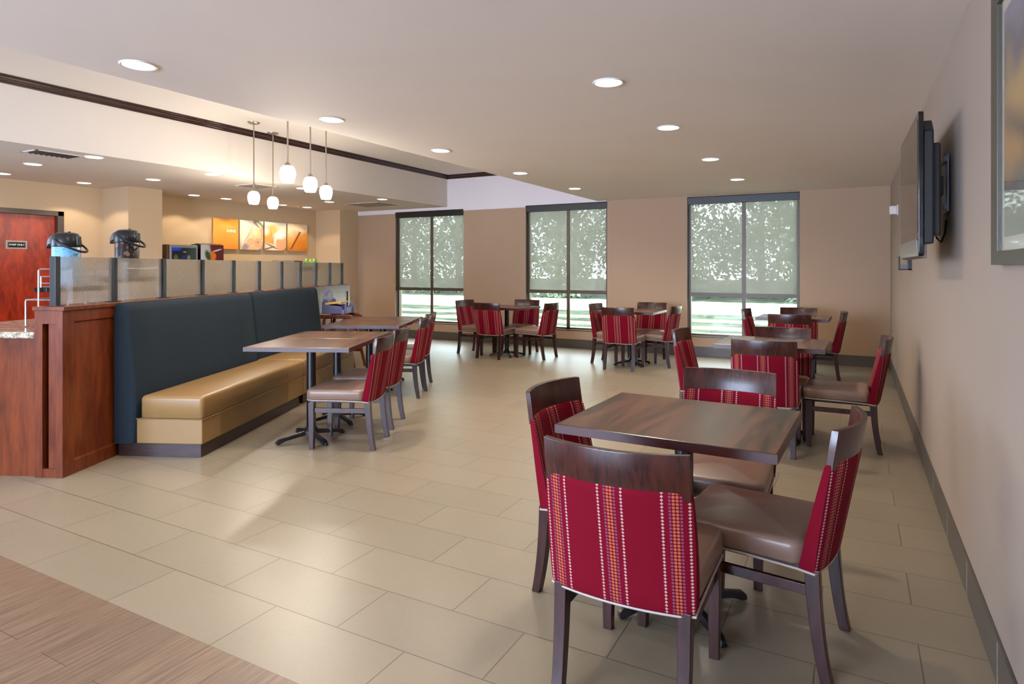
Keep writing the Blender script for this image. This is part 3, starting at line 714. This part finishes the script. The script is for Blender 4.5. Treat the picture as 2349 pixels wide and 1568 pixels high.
# wire racks and airpots
def rack(s0, s1, n0, n1, zt, label, steps=True):
    t = thing('wire_rack', label, 'rack', P0, A); z0 = .985; r = .0055
    mb = MB()
    nn = n0 - .10
    for s_ in (s0, s1):
        mb.tube([(nn, s_ + .02, z0 + .005), (nn, s_, z0 + .012), (nn, s_, z0 + .19), (nn + .012, s_, z0 + .2), (n1, s_, z0 + .2)], r, 8)
        mb.tube([(n0, s_, z0 + .006), (n0, s_, zt + .115), (n0 + .01, s_, zt + .125), (n1, s_, zt + .125), (n1, s_, z0 + .006)], r, 8)
    mb.tube([(nn, s0, z0 + .2), (nn, s1, z0 + .2)], r, 8)
    mb.build('frame', 'chrome', t, smooth=True)
    mb = MB()
    for z in (zt + .02, zt + .07):
        mb.tube([(n0 - .04, s0 + .05, z), (n1, s0 + .05, z), (n1, s1, z), (n0 - .04, s1, z)], .004, 8)
    mb.tube([(n0 - .025, s0 + .05, zt - .02), (n0 - .025, s0 + .05, zt + .07)], .004, 8)
    mb.build('guard_rail', 'chrome', t, smooth=True)
    mb = MB()
    for k in range(6): mb.tube([(n0, s0 + (s1 - s0) * (k + .5) / 6, zt - .006), (n1, s0 + (s1 - s0) * (k + .5) / 6, zt - .006)], .004, 6)
    mb.build('shelf', 'chrome', t, smooth=True)
    tr = MB().prism([(n0 - .07, zt - .01), (n0 - .055, zt - .045), (n1 - .06, zt - .045), (n1 - .045, zt - .01)], 'y', s0 + .03, s1 - .03).build('drip_tray', 'black_gloss', t, bevel=.002)
    return t
rack(.33, .80, -.46, -.23, 1.285, 'white wire rack holding the blue airpot on the granite top')
rack(.93, 1.38, -.46, -.23, 1.345, 'wire rack behind the frosted glass holding the coffee airpot')
def airpot(s_, n_, z, h, body, label, word=None):
    p = B(s_, n_, z); t = thing('airpot', label, 'drink dispenser', p, A, 'airpots on the serving counter'); r = .094
    MB().lathe([(r - .006, 0), (r, .006), (r, h - .11), (r - .002, h - .105)], n=32).build('body', body, t, smooth=True)
    MB().lathe([(r + .002, h - .113), (r + .004, h - .108), (r + .004, h - .07), (r - .002, h - .04), (r - .016, h - .012), (r - .04, h - .002), (.001, h)], n=32).build('lid', 'black_plastic', t, smooth=True)
    # spout towards the serving side (-n)
    rings = []
    for q, w_, z0, z1 in ((-.05, .05, h - .09, h - .008), (-.10, .042, h - .09, h - .025), (-.125, .034, h - .10, h - .045), (-.142, .026, h - .125, h - .075)):
        rings.append([(q, -w_, z0), (q, w_, z0), (q, w_ * .8, z1), (q, -w_ * .8, z1)])
    MB().loft(rings).build('spout', 'black_plastic', t, bevel=.005, smooth=True)
    mb = MB(); mb.box((.084, -.02, h - .1), (.106, .02, h - .03)); mb.build('latch', 'black_plastic', t, bevel=.004)
    mb = MB(); mb.lathe([(.012, h - .001), (.012, h + .006)], (.02, 0), 12); mb.build('button', 'black_plastic', t, smooth=True)
    pts = []
    for k in range(15):
        a = PI * k / 14 - PI / 2; y = math.sin(a) * (r + .012); d = math.cos(a)
        pts.append((.01 + d * .135, y, h - .075 - d * .075))
    pts = [(-.01, -r - .008, h - .06)] + pts + [(-.01, r + .008, h - .06)]
    MB().tube(pts, .0085, 8).build('carry_handle', 'black_plastic', t, smooth=True)
    if word:
        # letters wrapped round the body
        tx = text_mesh('lettering', word, .042, 'blue_text', None, (0, 0, 0), (0, 0, 0))
        for v in tx.data.vertices:
            a = v.co.x / r + R(-128); x_, y_, z_ = v.co; rr = r + .0008 + z_
            v.co = (rr * math.cos(a), rr * math.sin(a), .16 + y_)
        tx.parent = t
    return t
airpot(.52, -.40, 1.285, .405, 'bubble_print', 'black topped airpot with blue bubble print at the near end of the counter', 'Water')
airpot(1.165, -.37, 1.345, .405, 'bean_print', 'black topped airpot with brown coffee bean print', None)
t = thing('fruit_riser', 'dark brown wooden riser box behind the frosted glass at the far end', 'box', B(5.1, -.66), A)
MB().box((-.16, -.14, .985), (.16, .14, 1.50)).build('box', 'riser_brown', t, bevel=.003)
MB().box((-.17, -.15, 1.50), (.17, .15, 1.525)).build('lid', 'bowl_wood', t, bevel=.003)
t = thing('fruit_stand', 'wooden pedestal bowl of green apples at the far end of the counter', 'bowl', B(5.08, -.30), A)
MB().lathe([(.09, .985), (.09, 1.0), (.02, 1.02), (.02, 1.36), (.05, 1.38)], n=24).build('stem', 'bowl_wood', t, smooth=True)
MB().lathe([(.05, 1.38), (.10, 1.40), (.145, 1.445), (.15, 1.46), (.138, 1.46), (.10, 1.415), (.02, 1.40)], n=28).build('bowl', 'bowl_wood', t, smooth=True)
def apple(loc, label):
    t = thing('green_apple', label, 'apple', loc, random.random() * 6, 'green apples in the bowl')
    MB().lathe([(.004, -.030), (.018, -.034), (.032, -.022), (.037, .0), (.033, .020), (.020, .031), (.008, .028), (.002, .022)], n=18).build('fruit', 'apple_green', t, smooth=True)
    MB().tube([(0, 0, .02), (.002, 0, .032), (.006, 0, .042)], .0015, 6).build('stem', 'bark', t)
    return t
a0 = None
for i, (dn, ds, dz) in enumerate(((-.10, 0, 1.475), (-.03, -.06, 1.478), (.045, -.06, 1.478), (.10, 0, 1.475), (.04, .06, 1.478), (-.04, .06, 1.478), (.0, .0, 1.52), (-.06, -.01, 1.527), (.055, .0, 1.527))):
    p = B(5.08 + ds, -.30 + dn, dz); lab = 'green apple in the pedestal bowl on the serving counter'
    if a0 is None: a0 = apple(p, lab)
    else: dup(a0, p, random.random() * 6, lab, 'green apples in the bowl')

# ------------------------------------------------------------------ high chair with booster seat
hc = thing('high_chair', 'dark brown wooden high chair beyond the end of the booth', 'high chair', B(4.72, .06), A)
# local x = n, y = s
for (x0, y0, x1, y1) in ((.06, -.20, .0, -.235), (.06, .20, .0, .235), (.33, -.20, .50, -.235), (.33, .20, .50, .235)):
    w_ = .019; MB().loft([[(x1 - w_, y1 - w_, 0), (x1 + w_, y1 - w_, 0), (x1 + w_, y1 + w_, 0), (x1 - w_, y1 + w_, 0)], [(x0 - w_, y0 - w_, .76), (x0 + w_, y0 - w_, .76), (x0 + w_, y0 + w_, .76), (x0 - w_, y0 + w_, .76)]]).build('leg', 'highchair_wood', hc, bevel=.006)
for y_ in (-.20, .20):
    MB().loft([[(-.0, y_ - .02, .715), (-.0, y_ + .02, .715), (-.0, y_ + .02, .77), (-.0, y_ - .02, .77)], [(.42, y_ - .02, .72), (.42, y_ + .02, .72), (.42, y_ + .02, .775), (.42, y_ - .02, .775)], [(.47, y_ - .02, .70), (.47, y_ + .02, .70), (.47, y_ + .02, .74), (.47, y_ - .02, .74)]]).build('arm_rail', 'highchair_wood', hc, bevel=.01, seg=3)
    MB().box((.03, y_ - .012, .22), (.45, y_ + .012, .26)).build('stretcher', 'highchair_wood', hc, bevel=.003)
MB().box((.04, -.19, .52), (.37, .19, .545)).build('seat', 'highchair_wood', hc, bevel=.004)
MB().box((.39, -.21, .30), (.43, .21, .34)).build('footrest', 'highchair_wood', hc, bevel=.004)
MB().box((.36, -.20, .70), (.39, .20, .745)).build('front_bar', 'highchair_wood', hc, bevel=.006)
bs = thing('booster_seat', 'lavender plastic booster seat with yellow cushion on the high chair', 'booster seat', B(4.72, .06, .778), A); bs.scale = (.9, .95, 1)
# sides and back as one moulded shell
mb = MB()
side = [(.0, 0), (.40, 0), (.40, .05), (.385, .15), (.33, .155), (.32, .10), (.24, .115), (.13, .12), (.115, .16), (.095, .20), (.05, .21), (.006, .16)]
for y_ in (-.175, .155): mb.prism([(a, b) for a, b in side], 'y', y_, y_ + .02)
arch = [(-.165, 0), (.165, 0), (.165, .18)] + [(.165 * math.cos(PI * k / 12), .18 + .155 * math.sin(PI * k / 12)) for k in range(1, 12)] + [(-.165, .18)]
mb.loft([[(x_ + z_ * .10, y_, z_) for y_, z_ in arch] for x_ in (.0,)] + [[(.012 + z_ * .10, y_ * .985, z_ * .99) for y_, z_ in arch], [(.055 + z_ * .08, y_ * .93, z_ * .96) for y_, z_ in arch]])
mb.box((.04, -.16, .0), (.38, .16, .09))
mb.build('shell', 'lavender', bs, bevel=.008, seg=3, smooth=True)
MB().prism([(.06, .125), (.31, .15), (.31, .175), (.06, .155)], 'y', -.178, .178).build('cushion', 'yellow_pad', bs, bevel=.006)
MB().box((.325, -.179, .07), (.365, -.172, .14)).build('strap_slot', 'dark_purple', bs, bevel=.002)
MB().lathe([(.03, .0), (.03, .02), (.018, .05), (.004, .055)], (.345, -.185), 16).build('side_knob', 'lavender', bs, smooth=True)

# ------------------------------------------------------------------ back counter, dispensers and posters on the kitchen wall
bc = thing('back_counter', 'run of kitchen cabinets under the food posters behind the frosted glass', 'counter', (XK, 6.09, 0))
MB().box((.002, .0, .1), (.60, 3.79, .90)).build('cabinet', 'cherry', bc)
MB().box((.002, .0, .0), (.54, 3.79, .1)).build('plinth', 'dark_base', bc)
MB().box((.002, .0, .90), (.64, 3.80, .94)).build('worktop', 'granite', bc, bevel=.006)
for k in range(6):
    d = MB().box((.60, .03 + .628 * k, .13), (.618, .62 + .628 * k, .87)).build('door', 'cherry', bc, bevel=.002)
    MB().tube([(.62, .10 + .628 * k, .70), (.64, .10 + .628 * k, .70), (.64, .10 + .628 * k, .82), (.62, .10 + .628 * k, .82)], .005, 6).build('handle', 'nickel', d)
jd = thing('drink_machine', 'drink dispenser with dark display screen left of the posters', 'drink dispenser', (-9.9, 6.50, .942))
MB().box((-.10, -.27, 0), (.37, .25, .85)).build('housing', 'riser_brown', jd, bevel=.01)
MB().box((.37, -.235, .25), (.40, .25, .845)).build('front_frame', 'silver', jd, bevel=.008)
MB().box((.40, -.20, .38), (.404, .215, .80)).build('screen', 'print_screen', jd)
MB().box((.32, -.2, .0), (.46, .22, .05)).build('drip_tray', 'black_plastic', jd, bevel=.004)
jd2 = thing('juice_machine', 'juice dispenser with a bright fruit picture on its front', 'drink dispenser', (-9.9, 7.03, .942))
mb = MB(); mb.prism([(-.12, 0), (.38, 0), (.38, .80), (.36, .87), (.30, .885), (-.12, .84)], 'y', -.22, .22); mb.build('housing', 'black_plastic', jd2, bevel=.006)
MB().box((.38, -.215, .22), (.386, .215, .862)).build('front_panel', 'print_fruit', jd2, bevel=.004)
MB().box((.32, -.19, .0), (.46, .19, .05)).build('drip_tray', 'black_plastic', jd2, bevel=.004)
for i, (y0, mat, lab) in enumerate(((7.405, 'print_orange', 'plain orange wall panel reading RISE & SHINE'), (7.965, 'print_oranges', 'wall panel printed with oranges and wheat ears'), (8.525, 'print_eggs', 'wall panel printed with brown and pale eggs'), (9.085, 'print_wheat', 'wall panel printed with a golden ear of wheat'))):
    t = thing('wall_panel', lab, 'picture', (XK, y0 + .27, 2.035), 0, 'square food panels on the kitchen wall')
    MB().box((.03, -.262, -.275), (.045, .262, .275)).build('print', mat, t, bevel=.001)
    mb = MB()
    for sy in (-1, 1):
        for sz in (-1, 1): mb.box((0, sy * .2 - .015, sz * .2 - .015), (.03, sy * .2 + .015, sz * .2 + .015))
    mb.build('standoff', 'steel', t)
    if i == 0:
        text_mesh('lettering', 'RISE &', .066, 'letter_soft', t, (.0455, .11, .125), (R(90), 0, R(90)))
        text_mesh('lettering', 'SHINE', .072, 'letter_white', t, (.0455, .11, .055), (R(90), 0, R(90)))

# ------------------------------------------------------------------ right wall: television, picture, sensor
tv = thing('television', 'black flat television on a swing mount on the right wall', 'television', (.27, 4.07, 1.475), R(1.0))
mb = MB(); mb.prism(MB().rrect(0, .345, .50, .345, .02), 'x', -.015, .006); mb.build('bezel', 'black_gloss', tv, bevel=.003)
MB().box((-.0165, -.465, .115), (-.015, .465, .655)).build('screen', 'screen_tv', tv)
mb = MB(); mb.prism([(-.47, .06), (.47, .06), (.47, .60), (.40, .66), (-.40, .66), (-.47, .60)], 'x', .006, .05); mb.prism([(-.40, .10), (.40, .10), (.40, .55), (-.40, .55)], 'x', .05, .085); mb.build('rear_case', 'black_plastic', tv, bevel=.008)
MB().prism([(-.015, .0), (.02, -.01), (.02, .05), (-.024, .085), (-.024, .03)], 'y', -.48, .48).build('speaker_bar', 'grey_plastic', tv, bevel=.004)
mb = MB(); mb.box((.085, -.05, .28), (.10, .05, .50)); mb.box((.10, -.03, .33), (.14, .03, .43)); mb.build('mount_arm', 'black_iron', tv, bevel=.002)
mb = MB(); mb.box((.148, -.09, .24), (.158, .09, .54)); mb.box((.135, -.09, .50), (.15, .09, .53)); mb.box((.135, -.09, .25), (.15, .09, .28)); mb.build('wall_plate', 'mount_metal', tv, bevel=.002)
mb = MB(); mb.tube([(.09, -.02, .16), (.11, -.04, .10), (.13, -.02, .08), (.15, .0, .13), (.155, .0, .2)], .005, 6); mb.build('cable', 'black_plastic', tv, smooth=True)
MB().box((-.0168, -.44, .028), (-.0160, -.43, .034)).build('power_light', 'led_red', tv)
sb = thing('wall_bracket', 'small dark bracket on the right wall seen just below the television', 'bracket', (XR, 6.6, 1.40))
mb = MB(); mb.box((-.10, -.03, .0), (-.088, .03, .12)); mb.box((-.10, -.03, .0), (0, .03, .012)); mb.box((-.03, -.03, .0), (0, .03, .12)); mb.build('arm', 'black_plastic', sb, bevel=.002)
MB().box((-.088, -.028, .012), (-.03, .02, .05)).build('front_strip', 'grey_plastic', sb)
ms = thing('motion_sensor', 'white motion sensor high on the right wall near the far corner', 'sensor', (XR, 8.62, 2.09))
MB().box((-.012, -.05, -.06), (0, .05, .06)).build('plate', 'white_plastic', ms, bevel=.003)
mb = MB(); mb.prism(MB().rrect(0, 0, .036, .05, .02), 'x', -.085, -.012); mb.build('housing', 'white_plastic', ms, bevel=.012, seg=3)
MB().box((-.06, -.01, -.055), (-.05, .01, -.0495)).build('indicator', 'led_red', ms)
pf = thing('framed_picture', 'large framed sunset landscape behind glass at the right edge of the photo', 'picture', (XR, 2.035, 1.885))
hy, hz, fw = .635, .455, .045
mb = MB()
o = [(-hy, -hz), (hy, -hz), (hy, hz), (-hy, hz)]; i = [(-hy + fw, -hz + fw), (hy - fw, -hz + fw), (hy - fw, hz - fw), (-hy + fw, hz - fw)]
mb.loft([[(0, a, b) for a, b in o], [(-.032, a, b) for a, b in o], [(-.022, a, b) for a, b in i], [(0, a, b) for a, b in i]], cap=False, closed=True)
mb.build('frame', 'olive_frame', pf, bevel=.002)
MB().box((-.008, -hy + fw, -hz + fw), (-.004, hy - fw, hz - fw)).build('mat_board', 'mat_board', pf)
MB().box((-.010, -hy + fw + .045, -hz + fw + .045), (-.008, hy - fw - .045, hz - fw - .045)).build('print', 'painting', pf)
MB().box((-.015, -hy + fw, -hz + fw), (-.013, hy - fw, hz - fw)).build('glass', 'picture_glass', pf)

# ------------------------------------------------------------------ outside the windows
def ground_mat(name, c1, c2, sc):
    t = NT(name); f = t.noise(t.coord(), sc, 5, .7); t.pbr(t.mix(t.ramp(f, [(.4, (0, 0, 0, 1)), (.6, (1, 1, 1, 1))]), lin(c1), lin(c2)), .95, 0, .1); M[name] = t.m
ground_mat('lawn', (26, 36, 22), (60, 66, 52), 1.3); ground_mat('concrete', (226, 222, 210), (206, 202, 190), 2); ground_mat('leaf', (66, 78, 60), (108, 118, 100), 3)
ground_mat('timber', (150, 142, 124), (120, 112, 96), 6)
GZ = -.22
tag(MB().box((-60, YW + .25, GZ - .3), (40, 90, GZ)).build('lawn', 'lawn'), 'patchy green lawn outside the windows', 'lawn', kind='structure')
tag(MB().box((-60, 23, GZ), (40, 31, GZ + .02)).build('pavement', 'concrete'), 'pale sunlit pavement beyond the lawn', 'pavement', kind='structure')
sp = None
for i, y in enumerate((14.2, 15.6, 17.3, 19.6)):
    tag(MB().box((-40, y, GZ - .02), (25, y + .22, GZ + .07)).build('timber_edging', 'timber', bevel=.01), '%s of four long timber edgings across the lawn outside the windows' % ['nearest', 'second', 'third', 'farthest'][i], 'edging', 'timber edgings across the lawn')
def tree_meshes(seed, h, rad, n):
    rnd = random.Random(seed); mb = MB(); bl = [(rnd.gauss(0, rad * .45), rnd.gauss(0, rad * .4), h * rnd.uniform(.10, .82), rad * rnd.uniform(.35, .7)) for _ in range(16)]
    for _ in range(n):
        b = rnd.choice(bl); d = Vector((rnd.gauss(0, 1), rnd.gauss(0, 1), rnd.gauss(0, 1))); d.normalize()
        c = Vector(b[:3]) + d * b[3] * rnd.uniform(.6, 1.05); u = Vector((rnd.gauss(0, 1), rnd.gauss(0, 1), rnd.gauss(0, 1))).normalized(); v = u.cross(d).normalized(); s_ = rnd.uniform(.09, .2)
        q = [c + u * s_, c + v * s_ * .5, c - u * s_, c - v * s_ * .5]
        mb.bm.faces.new([mb.bm.verts.new(p) for p in q])
    return mb
def tree(x, y, h, rad, seed, label):
    t = thing('tree', label, 'tree', (x, y, GZ), 0, 'trees beyond the pavement')
    rnd = random.Random(seed); mb = MB()
    mb.tube([(0, 0, 0), (.1, 0, h * .3), (rnd.uniform(-.3, .3), .1, h * .6), (rnd.uniform(-.6, .6), 0, h * .9)], [.22, .18, .12, .04], 10)
    for k in range(5):
        a = rnd.uniform(0, 6.28); z = h * rnd.uniform(.3, .6); mb.tube([(.05, 0, z), (math.cos(a) * rad * .4, math.sin(a) * rad * .4, z + h * .12), (math.cos(a) * rad * .8, math.sin(a) * rad * .8, z + h * .25)], [.08, .05, .02], 6)
    mb.build('trunk', 'bark', t, smooth=True)
    tree_meshes(seed, h, rad, 5200).build('foliage', 'leaf', t)
    return t
t0 = tree(0, 0, 11, 3.6, 3, ''); t1 = tree(0, 0, 9, 3.2, 5, ''); t2 = tree(0, 0, 12, 4.0, 9, '')
protos = [t0, t1, t2]; usedp = [0, 0, 0]
tl = []
rr = random.Random(11)
for i, x in enumerate((-44, -39.5, -35, -31, -27, -23, -19.5, -15.5, -11.5, -8, -4.5, -1.5, 2, 6, 10)):
    k = i % 3; y = 34 + rr.uniform(-1, 3.5)
    lab = 'leafy green tree beyond the pavement outside the windows'
    if not usedp[k]: usedp[k] = 1; o = protos[k]; o.location = (x, y, GZ); tag(o, lab, None, 'trees beyond the pavement')
    else: o = dup(protos[k], (x, y, GZ), rr.uniform(0, 6.28), lab)
for i, x in enumerate((-41, -33, -25, -17, -9.5, -3, 4)):
    k = i % 3; dup(protos[k], (x, 40.5, GZ - 1.0), rr.uniform(0, 6.28), 'leafy green tree beyond the pavement outside the windows')
